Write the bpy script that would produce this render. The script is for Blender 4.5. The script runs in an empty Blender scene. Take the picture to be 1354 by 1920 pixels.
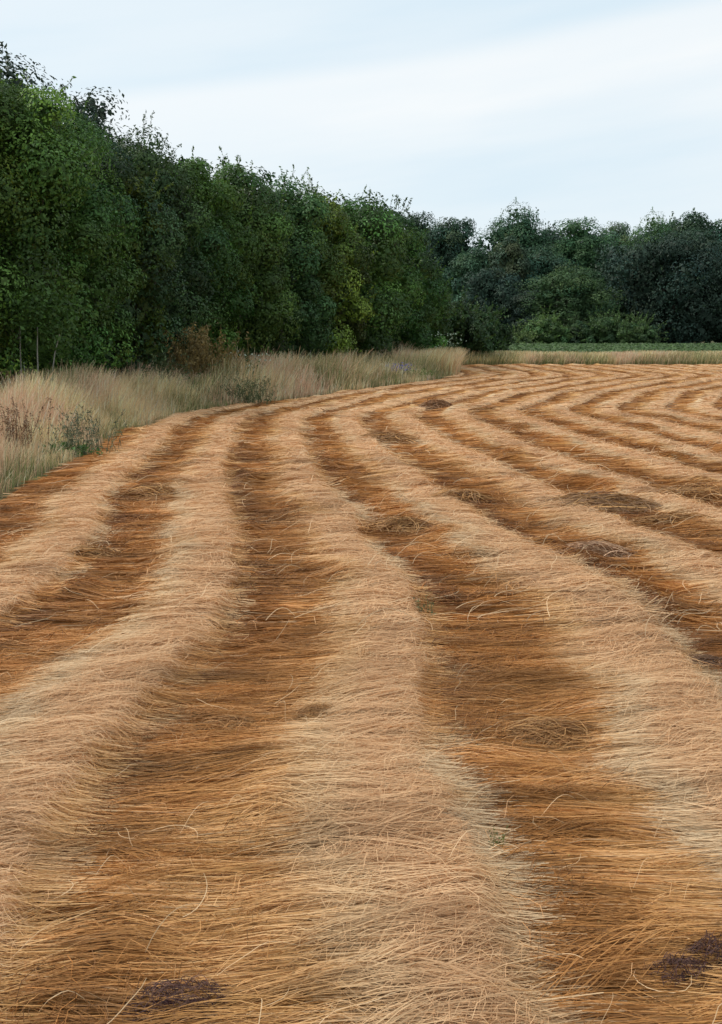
import bpy, math
import numpy as np

sc = bpy.context.scene
COL = sc.collection
# ------------------------------------------------------------------ camera
H0 = 1.6
cam_d = bpy.data.cameras.new('camera')
cam = bpy.data.objects.new('camera', cam_d); COL.objects.link(cam)
cam.location = (0, 0, H0)
PITCH = math.atan(332 / 2000)
cam.rotation_euler = (math.pi / 2 - PITCH, 0, 0)
cam_d.sensor_fit = 'VERTICAL'; cam_d.sensor_height = 36
cam_d.lens = 2000 / 1920 * 36
cam_d.clip_start = 0.05; cam_d.clip_end = 3000
sc.camera = cam
# ------------------------------------------------------------------ world, sun, exposure
SUN_EL, SUN_AZ = 50, -70          # azimuth measured from the view direction, to the left
w = bpy.data.worlds.new('World'); sc.world = w; w.use_nodes = True
nt = w.node_tree; N = nt.nodes; Lk = nt.links
N.clear()
out = N.new('ShaderNodeOutputWorld'); bg = N.new('ShaderNodeBackground')
sky = N.new('ShaderNodeTexSky'); sky.sky_type = 'NISHITA'; sky.sun_disc = False
sky.sun_elevation = math.radians(SUN_EL); sky.sun_rotation = math.radians(SUN_AZ)
sky.dust_density = 2.0
tc = N.new('ShaderNodeTexCoord')
sep = N.new('ShaderNodeSeparateXYZ'); Lk.new(tc.outputs['Generated'], sep.inputs[0])


def wmath(op, a, b=None, c=None, clamp=False):
    n = N.new('ShaderNodeMath'); n.operation = op; n.use_clamp = clamp
    for i, v in enumerate((a, b, c)):
        if v is None: continue
        if isinstance(v, (int, float)): n.inputs[i].default_value = v
        else: Lk.new(v, n.inputs[i])
    return n.outputs[0]


# thin stratus sheets: noise stretched along the horizon, slightly tilted
zt = wmath('ADD', sep.outputs[2], wmath('MULTIPLY', sep.outputs[0], -0.13))
cmb = N.new('ShaderNodeCombineXYZ')
Lk.new(wmath('MULTIPLY', sep.outputs[0], 1.5), cmb.inputs[0])
Lk.new(wmath('MULTIPLY', sep.outputs[1], 1.5), cmb.inputs[1])
Lk.new(wmath('MULTIPLY', zt, 11.0), cmb.inputs[2])
nz = N.new('ShaderNodeTexNoise'); nz.inputs['Scale'].default_value = 1.0; nz.inputs['Detail'].default_value = 5
nz.inputs['Roughness'].default_value = 0.5
Lk.new(cmb.outputs[0], nz.inputs['Vector'])
# one long bright sheet, tilted up to the right
d = wmath('SUBTRACT', zt, 0.215)
d = wmath('ADD', d, wmath('MULTIPLY', wmath('SUBTRACT', nz.outputs[0], 0.5), 0.05))
up = N.new('ShaderNodeMapRange'); up.interpolation_type = 'SMOOTHSTEP'
Lk.new(d, up.inputs[0]); up.inputs[1].default_value = -0.10; up.inputs[2].default_value = 0.0
dn = N.new('ShaderNodeMapRange'); dn.interpolation_type = 'SMOOTHSTEP'
Lk.new(d, dn.inputs[0]); dn.inputs[1].default_value = 0.0; dn.inputs[2].default_value = 0.028
dn.inputs[3].default_value = 1; dn.inputs[4].default_value = 0
band = wmath('MULTIPLY', up.outputs[0], dn.outputs[0])
rp = N.new('ShaderNodeMapRange'); Lk.new(nz.outputs[0], rp.inputs[0])
rp.inputs[1].default_value = 0.4; rp.inputs[2].default_value = 0.68; rp.interpolation_type = 'SMOOTHSTEP'
mask = wmath('ADD', wmath('MULTIPLY', band, 0.75), wmath('MULTIPLY', rp.outputs[0], 0.45), clamp=True)
ccol = N.new('ShaderNodeMix'); ccol.data_type = 'RGBA'
Lk.new(mask, ccol.inputs[0])
ccol.inputs[6].default_value = (0.71, 0.85, 0.94, 1)
ccol.inputs[7].default_value = (0.96, 0.985, 0.99, 1)
skl = N.new('ShaderNodeMix'); skl.data_type = 'RGBA'; skl.blend_type = 'MULTIPLY'; skl.inputs[0].default_value = 1
Lk.new(sky.outputs[0], skl.inputs[6]); skl.inputs[7].default_value = (0.10, 0.10, 0.10, 1)
mx = N.new('ShaderNodeMix'); mx.data_type = 'RGBA'; mx.inputs[0].default_value = 0.9
Lk.new(skl.outputs[2], mx.inputs[6]); Lk.new(ccol.outputs[2], mx.inputs[7])
sc10 = N.new('ShaderNodeMix'); sc10.data_type = 'RGBA'; sc10.blend_type = 'MULTIPLY'; sc10.inputs[0].default_value = 1
Lk.new(mx.outputs[2], sc10.inputs[6]); sc10.inputs[7].default_value = (10, 10, 10, 1)
sc10.clamp_result = False
Lk.new(sc10.outputs[2], bg.inputs[0]); bg.inputs[1].default_value = 0.1
Lk.new(bg.outputs[0], out.inputs[0])

sd = bpy.data.lights.new('sun', 'SUN'); sd.energy = 2.2; sd.angle = math.radians(14); sd.color = (1, 0.95, 0.87)
sun = bpy.data.objects.new('sun', sd); COL.objects.link(sun)
el, az = math.radians(SUN_EL), math.radians(SUN_AZ)
from mathutils import Vector
sdir = Vector((math.sin(az) * math.cos(el), math.cos(az) * math.cos(el), math.sin(el)))
sun.rotation_euler = sdir.to_track_quat('Z', 'Y').to_euler()
sc.view_settings.view_transform = 'Standard'; sc.view_settings.look = 'None'
sc.view_settings.exposure = 0.08; sc.view_settings.gamma = 1.0; sc.view_settings.use_curve_mapping = False
sc.cycles.max_bounces = 5; sc.cycles.diffuse_bounces = 3; sc.cycles.transparent_max_bounces = 4


# ------------------------------------------------------------------ helpers
def hsh(ix, iy, s):
    n = (ix.astype(np.int64) * 374761393 + iy.astype(np.int64) * 668265263 + s * 1442695041) & 0xffffffff
    n = ((n ^ (n >> 13)) * 1274126177) & 0xffffffff
    n = n ^ (n >> 16)
    return (n & 0xffffff) / float(0xffffff)


def vn(x, y, s=0):
    x = np.asarray(x, float); y = np.asarray(y, float); x, y = np.broadcast_arrays(x, y)
    ix = np.floor(x); iy = np.floor(y); fx = x - ix; fy = y - iy
    fx = fx * fx * (3 - 2 * fx); fy = fy * fy * (3 - 2 * fy)
    a = hsh(ix, iy, s); b = hsh(ix + 1, iy, s); c = hsh(ix, iy + 1, s); d_ = hsh(ix + 1, iy + 1, s)
    return (a * (1 - fx) + b * fx) * (1 - fy) + (c * (1 - fx) + d_ * fx) * fy


def fbm(x, y, s=0, o=3):
    r = 0; a = 0.5; t = 0
    for i in range(o):
        r = r + a * vn(x * 2 ** i, y * 2 ** i, s + 17 * i); t += a; a *= .5
    return r / t


def ss(x, a, b):
    t = np.clip((x - a) / (b - a), 0, 1); return t * t * (3 - 2 * t)


def mesh_np(name, V, Q, cols=None, mat=None, parent=None, uv=None, smooth=False, T=None, vcols=None):
    """quads Q (n,4) and/or triangles T (m,3); cols is one colour per face, vcols one per vertex"""
    me = bpy.data.meshes.new(name)
    V = np.ascontiguousarray(V, dtype=np.float32)
    nq = 0 if Q is None else len(Q); ntri = 0 if T is None else len(T)
    li = []
    if nq: li.append(np.asarray(Q).reshape(-1))
    if ntri: li.append(np.asarray(T).reshape(-1))
    li = np.concatenate(li).astype(np.int32)
    me.vertices.add(len(V)); me.vertices.foreach_set('co', V.reshape(-1))
    me.loops.add(len(li)); me.loops.foreach_set('vertex_index', li)
    me.polygons.add(nq + ntri)
    st = np.concatenate([np.arange(nq) * 4, nq * 4 + np.arange(ntri) * 3]).astype(np.int32)
    me.polygons.foreach_set('loop_start', st)
    me.update(calc_edges=True); me.validate()
    if cols is not None:
        at = me.attributes.new('col', 'FLOAT_COLOR', 'FACE')
        c = np.ones((len(cols), 4), np.float32); c[:, :3] = cols
        at.data.foreach_set('color', c.reshape(-1))
    if vcols is not None:
        at = me.attributes.new('col', 'FLOAT_COLOR', 'POINT')
        c = np.ones((len(vcols), 4), np.float32); c[:, :3] = vcols
        at.data.foreach_set('color', c.reshape(-1))
    if smooth: me.polygons.foreach_set('use_smooth', np.ones(nq + ntri, bool))
    if mat: me.materials.append(mat)
    o = bpy.data.objects.new(name, me); COL.objects.link(o)
    if parent: o.parent = parent
    return o


def tag(o, label=None, cat=None, group=None, kind=None):
    if label: o['label'] = label
    if cat: o['category'] = cat
    if group: o['group'] = group
    if kind: o['kind'] = kind
    return o


def empty(name, loc=(0, 0, 0)):
    o = bpy.data.objects.new(name, None); COL.objects.link(o); o.location = loc; o.empty_display_size = .2
    return o


def ribbons(P, W, roll=None, up=(0, 0, 1)):
    """P (n,m,3) centre lines, W (n,m) widths -> V, Q; roll tilts each ribbon about its own line"""
    n, m, _ = P.shape
    T = np.empty_like(P); T[:, 1:-1] = P[:, 2:] - P[:, :-2]; T[:, 0] = P[:, 1] - P[:, 0]; T[:, -1] = P[:, -1] - P[:, -2]
    T /= np.linalg.norm(T, axis=2, keepdims=True) + 1e-9
    if isinstance(up, tuple): up = np.broadcast_to(np.array(up, float), P.shape)
    S = np.cross(T, up); S /= np.linalg.norm(S, axis=2, keepdims=True) + 1e-9
    if roll is not None:
        B = np.cross(S, T)
        S = S * np.cos(roll)[:, None, None] + B * np.sin(roll)[:, None, None]
    V = np.empty((n, m, 2, 3)); V[:, :, 0] = P - S * W[:, :, None] / 2; V[:, :, 1] = P + S * W[:, :, None] / 2
    b = (np.arange(n) * m * 2)[:, None] + np.arange(m - 1)[None] * 2
    Q = np.stack([b, b + 1, b + 3, b + 2], -1).reshape(-1, 4)
    return V.reshape(-1, 3), Q


def tube(path, rad, sides=7):
    path = np.array(path, float); n = len(path)
    T = np.gradient(path, axis=0); T /= np.linalg.norm(T, axis=1, keepdims=True) + 1e-9
    ref = np.array([1.0, 0.13, 0.0]); S = np.cross(T, ref); S /= np.linalg.norm(S, axis=1, keepdims=True) + 1e-9
    B = np.cross(T, S); a = np.linspace(0, 2 * np.pi, sides, endpoint=False)
    V = path[:, None] + (S[:, None] * np.cos(a)[None, :, None] + B[:, None] * np.sin(a)[None, :, None]) * np.array(rad)[:, None, None]
    Q = []
    for i in range(n - 1):
        for j in range(sides):
            k = (j + 1) % sides
            Q.append((i * sides + j, i * sides + k, (i + 1) * sides + k, (i + 1) * sides + j))
    return V.reshape(-1, 3), np.array(Q)


def join(parts):
    Vs, Qs, o = [], [], 0
    for V, Q in parts:
        Vs.append(V); Qs.append(Q + o); o += len(V)
    return np.concatenate(Vs), np.concatenate(Qs)


# ------------------------------------------------------------------ materials
def mat_attr(name, rough=0.8, transl=0.0, spec=0.2, noise=0.0, tinted=False):
    m = bpy.data.materials.new(name); m.use_nodes = True; t = m.node_tree; n = t.nodes; n.clear()
    o = n.new('ShaderNodeOutputMaterial'); p = n.new('ShaderNodeBsdfPrincipled')
    a = n.new('ShaderNodeAttribute'); a.attribute_name = 'col'
    c = a.outputs['Color']
    if tinted:      # kind of tree plus painted bluish haze (object colour), times each leaf's tone
        oi = n.new('ShaderNodeObjectInfo'); q = n.new('ShaderNodeVectorMath'); q.operation = 'MULTIPLY'
        t.links.new(c, q.inputs[0]); t.links.new(oi.outputs['Color'], q.inputs[1])
        q2 = n.new('ShaderNodeVectorMath'); q2.operation = 'SCALE'; t.links.new(q.outputs[0], q2.inputs[0]); q2.inputs['Scale'].default_value = 2.5; c = q2.outputs[0]
    if noise:
        g = n.new('ShaderNodeNewGeometry'); z = n.new('ShaderNodeTexNoise'); z.inputs['Scale'].default_value = noise
        t.links.new(g.outputs['Position'], z.inputs['Vector'])
        r = n.new('ShaderNodeMapRange'); t.links.new(z.outputs[0], r.inputs[0])
        r.inputs[1].default_value = .3; r.inputs[2].default_value = .7; r.inputs[3].default_value = .7; r.inputs[4].default_value = 1.3
        v = n.new('ShaderNodeVectorMath'); v.operation = 'SCALE'; t.links.new(c, v.inputs[0]); t.links.new(r.outputs[0], v.inputs['Scale'])
        c = v.outputs[0]
    t.links.new(c, p.inputs['Base Color'])
    p.inputs['Roughness'].default_value = rough; p.inputs['Specular IOR Level'].default_value = spec
    s = p.outputs[0]
    if transl:
        tr = n.new('ShaderNodeBsdfTranslucent'); t.links.new(c, tr.inputs[0])
        mxx = n.new('ShaderNodeMixShader'); mxx.inputs[0].default_value = transl
        t.links.new(s, mxx.inputs[1]); t.links.new(tr.outputs[0], mxx.inputs[2]); s = mxx.outputs[0]
    t.links.new(s, o.inputs[0])
    return m


M_STRAW = mat_attr('straw', .6, .12, .25)
M_LEAF = mat_attr('leaf', .55, .25, .3); M_LEAF_TINT = mat_attr('leaf_far', .6, .2, .25, tinted=True)
M_GRASS = mat_attr('grass_blade', .7, .38, .15)
M_BARK = mat_attr('bark', .9, 0, .1, noise=14)
M_CLOD = mat_attr('dead_weed', .9, 0, .1, noise=60)


def mat_bed():
    m = bpy.data.materials.new('straw_bed'); m.use_nodes = True; t = m.node_tree; n = t.nodes; L = t.links
    p = n['Principled BSDF']; p.inputs['Roughness'].default_value = .85; p.inputs['Specular IOR Level'].default_value = .15
    a = n.new('ShaderNodeAttribute'); a.attribute_name = 'col'
    g = n.new('ShaderNodeNewGeometry')

    def noise(sx, sy, sz, scale, detail=3, dist=0):
        mp = n.new('ShaderNodeMapping'); mp.inputs['Scale'].default_value = (sx, sy, sz)
        L.new(g.outputs['Position'], mp.inputs[0])
        z = n.new('ShaderNodeTexNoise'); z.inputs['Scale'].default_value = scale; z.inputs['Detail'].default_value = detail
        z.inputs['Distortion'].default_value = dist
        L.new(mp.outputs[0], z.inputs['Vector']); return z.outputs[0]

    def rng_(v, a0, a1, b0, b1):
        r = n.new('ShaderNodeMapRange'); L.new(v, r.inputs[0])
        for i, q in enumerate((a0, a1, b0, b1)): r.inputs[i + 1].default_value = q
        return r.outputs[0]

    f = noise(2.5, 150, 60, 1, 3, .6); c = noise(.9, 22, 10, 1, 3, .8)
    f2 = rng_(f, .3, .7, .4, 1.6); c2 = rng_(c, .3, .7, .65, 1.35)
    mm = n.new('ShaderNodeMath'); mm.operation = 'MULTIPLY'; L.new(f2, mm.inputs[0]); L.new(c2, mm.inputs[1])
    v = n.new('ShaderNodeVectorMath'); v.operation = 'SCALE'; L.new(a.outputs['Color'], v.inputs[0]); L.new(mm.outputs[0], v.inputs['Scale'])
    L.new(v.outputs[0], p.inputs['Base Color'])
    b = n.new('ShaderNodeBump'); b.inputs['Strength'].default_value = .8; b.inputs['Distance'].default_value = .012
    L.new(f, b.inputs['Height']); L.new(b.outputs[0], p.inputs['Normal'])
    return m


def mat_ground():
    m = bpy.data.materials.new('meadow_soil'); m.use_nodes = True; t = m.node_tree; n = t.nodes; L = t.links
    p = n['Principled BSDF']; p.inputs['Roughness'].default_value = .95; p.inputs['Specular IOR Level'].default_value = .1
    g = n.new('ShaderNodeNewGeometry')
    z = n.new('ShaderNodeTexNoise'); z.inputs['Scale'].default_value = 1.3; z.inputs['Detail'].default_value = 8
    L.new(g.outputs['Position'], z.inputs['Vector'])
    r = n.new('ShaderNodeValToRGB'); L.new(z.outputs[0], r.inputs[0])
    r.color_ramp.elements[0].position = .35; r.color_ramp.elements[0].color = (.05, .04, .02, 1)
    r.color_ramp.elements[1].position = .65; r.color_ramp.elements[1].color = (.10, .10, .035, 1)
    L.new(r.outputs[0], p.inputs['Base Color'])
    b = n.new('ShaderNodeBump'); b.inputs['Strength'].default_value = .6; b.inputs['Distance'].default_value = .03
    L.new(z.outputs[0], b.inputs['Height']); L.new(b.outputs[0], p.inputs['Normal'])
    return m


M_BED = mat_bed(); M_GROUND = mat_ground()

# ------------------------------------------------------------------ ground sheet
gx = np.array([-1500, -300, -60, 0, 60, 300, 1500.0]); gy = np.array([-200, -20, 20, 60, 200, 500, 2500.0])
GX, GY = np.meshgrid(gx, gy, indexing='ij')
V = np.stack([GX, GY, np.zeros_like(GX)], -1).reshape(-1, 3); ny = len(gy)
Q = np.array([(i * ny + j, (i + 1) * ny + j, (i + 1) * ny + j + 1, i * ny + j + 1) for i in range(len(gx) - 1) for j in range(ny - 1)])
tag(mesh_np('ground', V, Q, mat=M_GROUND), kind='structure')

# ------------------------------------------------------------------ the field of cut flax
FAR = 57.5
cD = np.array([0.0, 2.4, 3.5, 5.8, 7, 8.6, 11, 14.5, 17, 20, 22, 24, 28, 30.5, 32.3, 37, 41.5, 44, 57.5, 70])
cX = np.array([.62, .46, .36, .41, .33, .03, -.30, -.70, -.93, -1.13, -.93, -.33, .55, 1.55, 2.2, 4.2, 6.5, 6.9, 6.6, 6.6])
sD = np.array([0, 3, 6, 8, 11, 16, 22, 28, 34, 42, 70]); sS = np.array([1.36, 1.34, 1.17, 1.12, 1.1, 1.07, 1.07, 1.17, 1.3, 1.32, 1.32])
_fd = np.linspace(0, 70, 1401)


def _sm(y, w_):
    k = np.hanning(w_); k /= k.sum(); yp = np.pad(y, w_ // 2, mode='edge'); return np.convolve(yp, k, 'valid')[:len(y)]


_fx = _sm(np.interp(_fd, cD, cX), 41)


def rowx(k, D):
    """x of the left (seed head) edge of swath k at distance D; k may be fractional"""
    sh = .33 * np.clip(k - 4, 0, 9) * ss(D, 12, 20) * (1 - ss(D, 30, 40))
    b = np.interp(D - sh, _fd, _fx)
    return b + (k - 3) * np.interp(D, sD, sS)


def edge(D):
    e = np.interp(D, [0, 10, 16, 21, 24, 26.7, 32, 37, 42.4, 45, 52.8, 57, 70],
                  [-3.3, -3.46, -3.83, -3.72, -2.95, -1.75, .4, 2.2, 3.8, 4.15, 4.8, 5.1, 6])
    return e + .12 * (vn(D * 1.3, 0 * D, 5) - .5)


def wob(k, D):   # ragged line where one swath laps over the next
    k = np.asarray(k, float)
    return (.26 - .17 * ss(D, 12, 24)) * (fbm(D * .75 + k * 31.7, k * 7.3, 3, 3) - .5) + .08 * (vn(D * 6, k * 3.1, 8) - .5)


DARK = np.array([.25, .094, .022]); DEEP = np.array([.150, .052, .017]); GOLD = np.array([.78, .41, .138])
PALE = np.array([.72, .52, .315]); FLUF = np.array([.73, .415, .205]); BRWN = np.array([.43, .182, .046])


def zone(v, k, D):
    """colour of the flax across a swath, plus painted shading in the near trough: brown seed heads, golden stems, pale root ends, matted tan fibre"""
    X = rowx(k + v, D)
    n1 = fbm(D * 1.1 + k * 9, v * 2 + k * 5, 21, 3) - .5
    n2 = fbm(D * 3.5 + k * 3, v * 1.5, 22, 2) - .5
    n3 = fbm(D * .5, v + k * 2.7, 23, 2) - .5
    fa = 1 - .6 * ss(D, 12, 24)
    vv = v + (.34 * n1 + .20 * n2) * fa
    nr = 1 - ss(D, 2.7, 4.3)
    g1 = ss(vv, .06, .34)[..., None]                                   # seed heads -> brown stems
    lo = .24 + (.46 - .24) * (1 - nr)- .06 * ss(D, 18, 28)
    a = ss(vv, lo - .06, lo + .12)[..., None]                          # brown -> golden stems
    col = (DARK * (1 - g1) + BRWN * g1) * (1 - a) + GOLD * a
    am = (.30 * (1 - ss(D, 4, 6)) * (1 - ss(vv, .46, .54)))[..., None]     # shading of the near trough put into the stem colour as darker amber
    col = col * (1 - am) + np.array([.68, .34, .11]) * am
    b = (ss(vv, .46, .60) * (.15 + .75 * ss(n3, -.12, .2) + .5 * (1 - ss(D, 4, 6))))[..., None]
    b = np.clip(b, 0, .95); c = ss(vv, .58, .74)[..., None]
    br = (ss(n2 + n1 * .7, -.04, .16) * (1 - ss(v, .5, .7)))[..., None]
    col = col * (1 - .55 * br) + BRWN * .55 * br
    col = col * (1 - b) + PALE * b
    col = col * (1 - c) + FLUF * c
    n4 = fbm(D * 9 + k * 3, v * 5 + k, 24, 2) - .5
    col = col * (1 + .40 * (n3 + n2) + .45 * n4)[..., None]
    # sheltered seed-head litter in the gap
    e_ = ((1 - ss(v, .06, .16)) * ss(fbm(D * 1.7 + k * 4, k * 2.0, 33, 2), .40, .60) * (1 - .3 * ss(D, 8, 22)))[..., None]
    col = col * (1 - .6 * e_) + DEEP * .6 * e_
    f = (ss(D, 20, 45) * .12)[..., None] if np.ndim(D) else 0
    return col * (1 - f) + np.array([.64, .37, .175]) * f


def height(v, k, D):
    amp = .042 * (.75 + .5 * fbm(D * .8 + k * 3, k * 1.7, 41, 2))
    up_ = ss(v, .34, .80); dn_ = 1 - ss(v, .94, 1.0)
    l = .035 * (fbm(D * 2.3 + 5 * k, v * 3 + k, 43, 3) - .5)
    l = l + (.018 * (fbm(D * 8 + 3 * k, v * 1.3 + k, 45, 2) - .5)) * ss(v, 0, .1) * (.3 + .7 * dn_)
    mound = .07 * ss(fbm(D * 1.15 + 11 * k, v * 1.3 + k * 4, 44, 2), .60, .80) * ss(v, 0, .12) * (1 - ss(v, .5, .8)) * (.45 + .55 * ss(D, 4, 8))
    return .018 + amp * up_ * dn_ + l * (.4 + .6 * dn_) * ss(v, 0, .1) + mound


def place(v, k, D):
    vw = v
    x = rowx(k + v, D) + wob(k, D) * (1 - v) + wob(k + 1, D) * v
    return x


SW_LAB = {
    0: 'outermost swath of cut flax, along the grassy field margin at far left',
    1: 'second cut flax swath in from the grass, thick and shaggy at the lower left corner',
    2: 'cut flax swath filling the bottom middle, golden combed stems ending in a pale fluffy ridge',
    3: 'cut flax swath just right of the central pale ridge, with long combed golden stems',
    4: 'cut flax swath entering at the lower right edge beside a dark brown gap',
}
ords = ['fifth', 'sixth', 'seventh', 'eighth', 'ninth', 'tenth', 'eleventh', 'twelfth', 'thirteenth', 'fourteenth', 'fifteenth', 'sixteenth', 'seventeenth']
NK = 17
rs = np.random.default_rng(7)
swaths = {}
for k in range(NK):
    d0 = 0.9
    steps = int(math.log(FAR / d0) / .0125)
    Dg = d0 * np.exp(np.linspace(0, math.log(FAR / d0), steps + 1)); nv = 18
    vg = np.concatenate([np.linspace(0, .86, nv - 5), [.9, .93, .96, .985, 1.0]])
    DD, VV = np.meshgrid(Dg, vg, indexing='ij'); kk = np.full_like(DD, k)
    X = place(VV, kk, DD); ex = edge(DD)
    Z = height(VV, kk, DD)
    if k == 0: Z = Z * ss(VV, -.05, .2) + .004
    cl = X < ex; Xc = np.where(cl, ex, X); Z = np.where(cl, .012, Z)
    Vt = np.stack([Xc, DD, Z], -1); m = len(vg)
    I = np.arange((len(Dg) - 1) * (m - 1)); i = I // (m - 1); j = I % (m - 1)
    Q = np.stack([i * m + j, i * m + j + 1, (i + 1) * m + j + 1, (i + 1) * m + j], -1)
    keep = ~(cl.reshape(-1)[Q].all(1)); Q = Q[keep]
    near = (np.abs(Vt.reshape(-1, 3)[Q[:, 0], 0]) < .42 * Vt.reshape(-1, 3)[Q[:, 0], 1] + 4); Q = Q[near]
    if len(Q) == 0: continue
    C = zone(VV, kk, DD).reshape(-1, 3)
    o = mesh_np('flax_swath', Vt.reshape(-1, 3), Q, mat=M_BED, vcols=C * .8, smooth=True)
    lab = SW_LAB.get(k, f'{ords[min(k, 16) - 4]} cut flax swath from the grass margin, curving away toward the far hedge')
    tag(o, lab, 'swath', 'rows of cut flax lying in the field')
    swaths[k] = o


def surf(k, v, D):
    kf = k.astype(float)
    return np.stack([place(v, kf, D), D, height(v, kf, D)], -1)


def sample_D(n, a, b, bx):
    """distances spread evenly over the ground inside the view cone"""
    u = rs.random(n); lo = a * a + bx * a; hi = b * b + bx * b; t = lo + u * (hi - lo)
    return (-bx + np.sqrt(bx * bx + 4 * t)) / 2


def inv_row(x, D):
    ks = np.arange(-1, NK + 2)[:, None]
    R = rowx(ks.astype(float), D[None]) + wob(ks.astype(float), D[None])
    idx = (R < x[None]).sum(0) - 1
    idx = np.clip(idx, 0, len(ks) - 2)
    r0 = R[idx, np.arange(len(x))]; r1 = R[idx + 1, np.arange(len(x))]
    return idx - 1, (x - r0) / (r1 - r0)


acc = {k: [] for k in range(NK)}


def scatter(n, a, b, L0, L1, wd, seg, kind):
    D = sample_D(n, a, b, 2.2)
    hw = .345 * D + .5
    x = (rs.random(n) * 2 - 1) * hw
    if kind == 'wisp':                 # small sheaves: neighbours that share one direction
        per = 16; nc = n // per; gi = np.repeat(np.arange(nc), per)
        D, x = D[:nc][gi], x[:nc][gi]; wa = rs.normal(.05, .30, nc)[gi]; wl = (.5 + rs.random(nc) * .7)[gi]; wz = (rs.random(nc) * .018)[gi]; wt = np.exp(rs.normal(.05, .22, nc))[gi]
        D = D + rs.normal(0, .016, len(D)) * (1 + D * .12); x = x + rs.normal(0, .03, len(D)); n = len(D)
    k, v = inv_row(x, D)
    ok = (k >= 0) & (k < NK) & (x > edge(D) + .03) & (D < FAR - .2)
    if kind == 'fluff': ok &= rs.random(n) < (.03 + .97 * ss(v, .50, .72))
    if kind == 'comb': ok &= rs.random(n) < (1 - .35 * ss(v, .68, .8))
    if kind == 'fleck': ok &= rs.random(n) < .35 + .65 * (1 - ss(v, .2, .5))
    if kind == 'tangle': ok &= rs.random(n) < (1 - ss(v, .42, .62)) * ss(fbm(x * 2.2, D * 2.2, 68, 2), .38, .62)
    D, x, k, v = D[ok], x[ok], k[ok], v[ok]; n = len(D)
    if kind == 'wisp': wa, wl, wz, wt = wa[ok], wl[ok], wz[ok], wt[ok]
    t = np.linspace(-.5, .5, seg + 1)[None]
    L = (L0 + (L1 - L0) * rs.random(n))
    big = fbm(x * 1.1 + 7, D * 1.3, 61, 2) - .5
    ridge = ss(v, .5, .8)
    if kind in ('comb', 'fleck'):
        th = big * (.22 + .55 * ridge) + .20 * ridge + rs.normal(0, .05 + .15 * ridge, n) + rs.normal(0, .5, n) * (rs.random(n) < .10 + .2 * ridge)
        curv = rs.normal(0, .05 + .28 * ridge, n); th = th + (vn(x * 2.2, D * 8, 64) - .5) * (.25 + .6 * ridge)
        lift = np.abs(rs.normal(0, .004, n)) + .001
        arch = np.abs(rs.normal(0, .006, n))
    elif kind == 'wisp':
        L = L * wl; th = wa + .12 * ridge + rs.normal(0, .06, n); curv = rs.normal(0, .22, n); lift = wz + rs.random(n) * .010; arch = wz * .8 + rs.random(n) * .008
    elif kind in ('fluff', 'tangle'):
        th = rs.normal(.25, .5, n) + big + (fbm(x * 4, D * 4, 65, 2) - .5) * 3.2; curv = rs.normal(0, .9, n)
        lift = np.abs(rs.normal(0, .014, n)) + .002; arch = np.abs(rs.normal(0, .022, n))
    else:
        th = rs.normal(.2, .6, n); curv = rs.normal(0, .8, n)
        lift = rs.random(n) * .03 + .005; arch = rs.random(n) ** 2 * .07 + .005
    ang = th[:, None] + curv[:, None] * t * 1.6
    if kind in ('fluff', 'stray', 'tangle'): ang = ang + .5 * np.sin(t * 9 + rs.random(n)[:, None] * 6) * rs.random(n)[:, None]
    ds = (L / seg)[:, None]
    dx = np.cos(ang) * ds; dy = np.sin(ang) * ds
    px = x[:, None] + np.cumsum(dx, 1) - dx.sum(1, keepdims=True) / 2
    py = D[:, None] + np.cumsum(dy, 1) - dy.sum(1, keepdims=True) / 2
    py = np.maximum(py, .9)
    # most stems end where their own swath ends, which leaves ragged but clear edges
    kf = k.astype(float); x0_ = rowx(kf, D) + wob(kf, D); x1_ = rowx(kf + 1, D) + wob(kf + 1, D)
    over = np.clip(px.max(1) - x1_ - rs.random(n) ** 2 * .12, 0, None); under = np.clip(x0_ - rs.random(n) ** 2 * .10 - px.min(1), 0, None)
    px = px + ((under - over) * (rs.random(n) < .9))[:, None]
    kk, vv = inv_row(px.reshape(-1), py.reshape(-1)); kk = np.clip(kk, 0, NK - 1)
    z = height(vv, kk.astype(float), py.reshape(-1)).reshape(px.shape)
    z = (z + z.mean(1, keepdims=True)) / 2 * .3 + z * .7
    tt = (t + .5)
    z = z + lift[:, None] + arch[:, None] * np.sin(tt * np.pi)
    if kind == 'stray': z = z + (rs.random(n) ** 2 * .07)[:, None] * tt ** 2
    P = np.stack([px, py, z], -1)
    W = wd * (.7 + .6 * rs.random(n))[:, None] * (1 - .55 * tt ** 3)
    V_, Q_ = ribbons(P, W, roll=rs.normal(0, .55, n))
    # colour: that of the flax where the piece lies, with its own tone
    km = (kk.reshape(px.shape)); vm = vv.reshape(px.shape)
    cc = zone((vm[:, 1:] + vm[:, :-1]) / 2, km[:, 1:].astype(float), (py[:, 1:] + py[:, :-1]) / 2)
    tone = np.exp(rs.normal(0, .30 if b <= 10 else .18, n))[:, None, None]
    if kind == 'fleck':
        cc = cc * .45 * tone + DEEP * .40
    elif kind == 'wisp':
        cc = cc * .8 * tone ** .6 * wt[:, None, None] + PALE * .18 * ss(v, .42, .6)[:, None, None] + BRWN * .15
    elif kind == 'tangle':
        cc = (cc * .4 + DARK * .5) * tone ** 1.6
    elif kind == 'comb':
        cc = cc * tone * 1.08
        pl = (rs.random(n) < .03 + .09 * ss(v, .3, .5))[:, None, None]; cc = np.where(pl, cc * .55 + PALE * .5, cc)
    elif kind == 'fluff':
        cc = cc * .55 + FLUF * .50 * tone
    else:
        cc = cc * .25 + np.array([.62, .43, .25]) * .85 * tone
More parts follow.
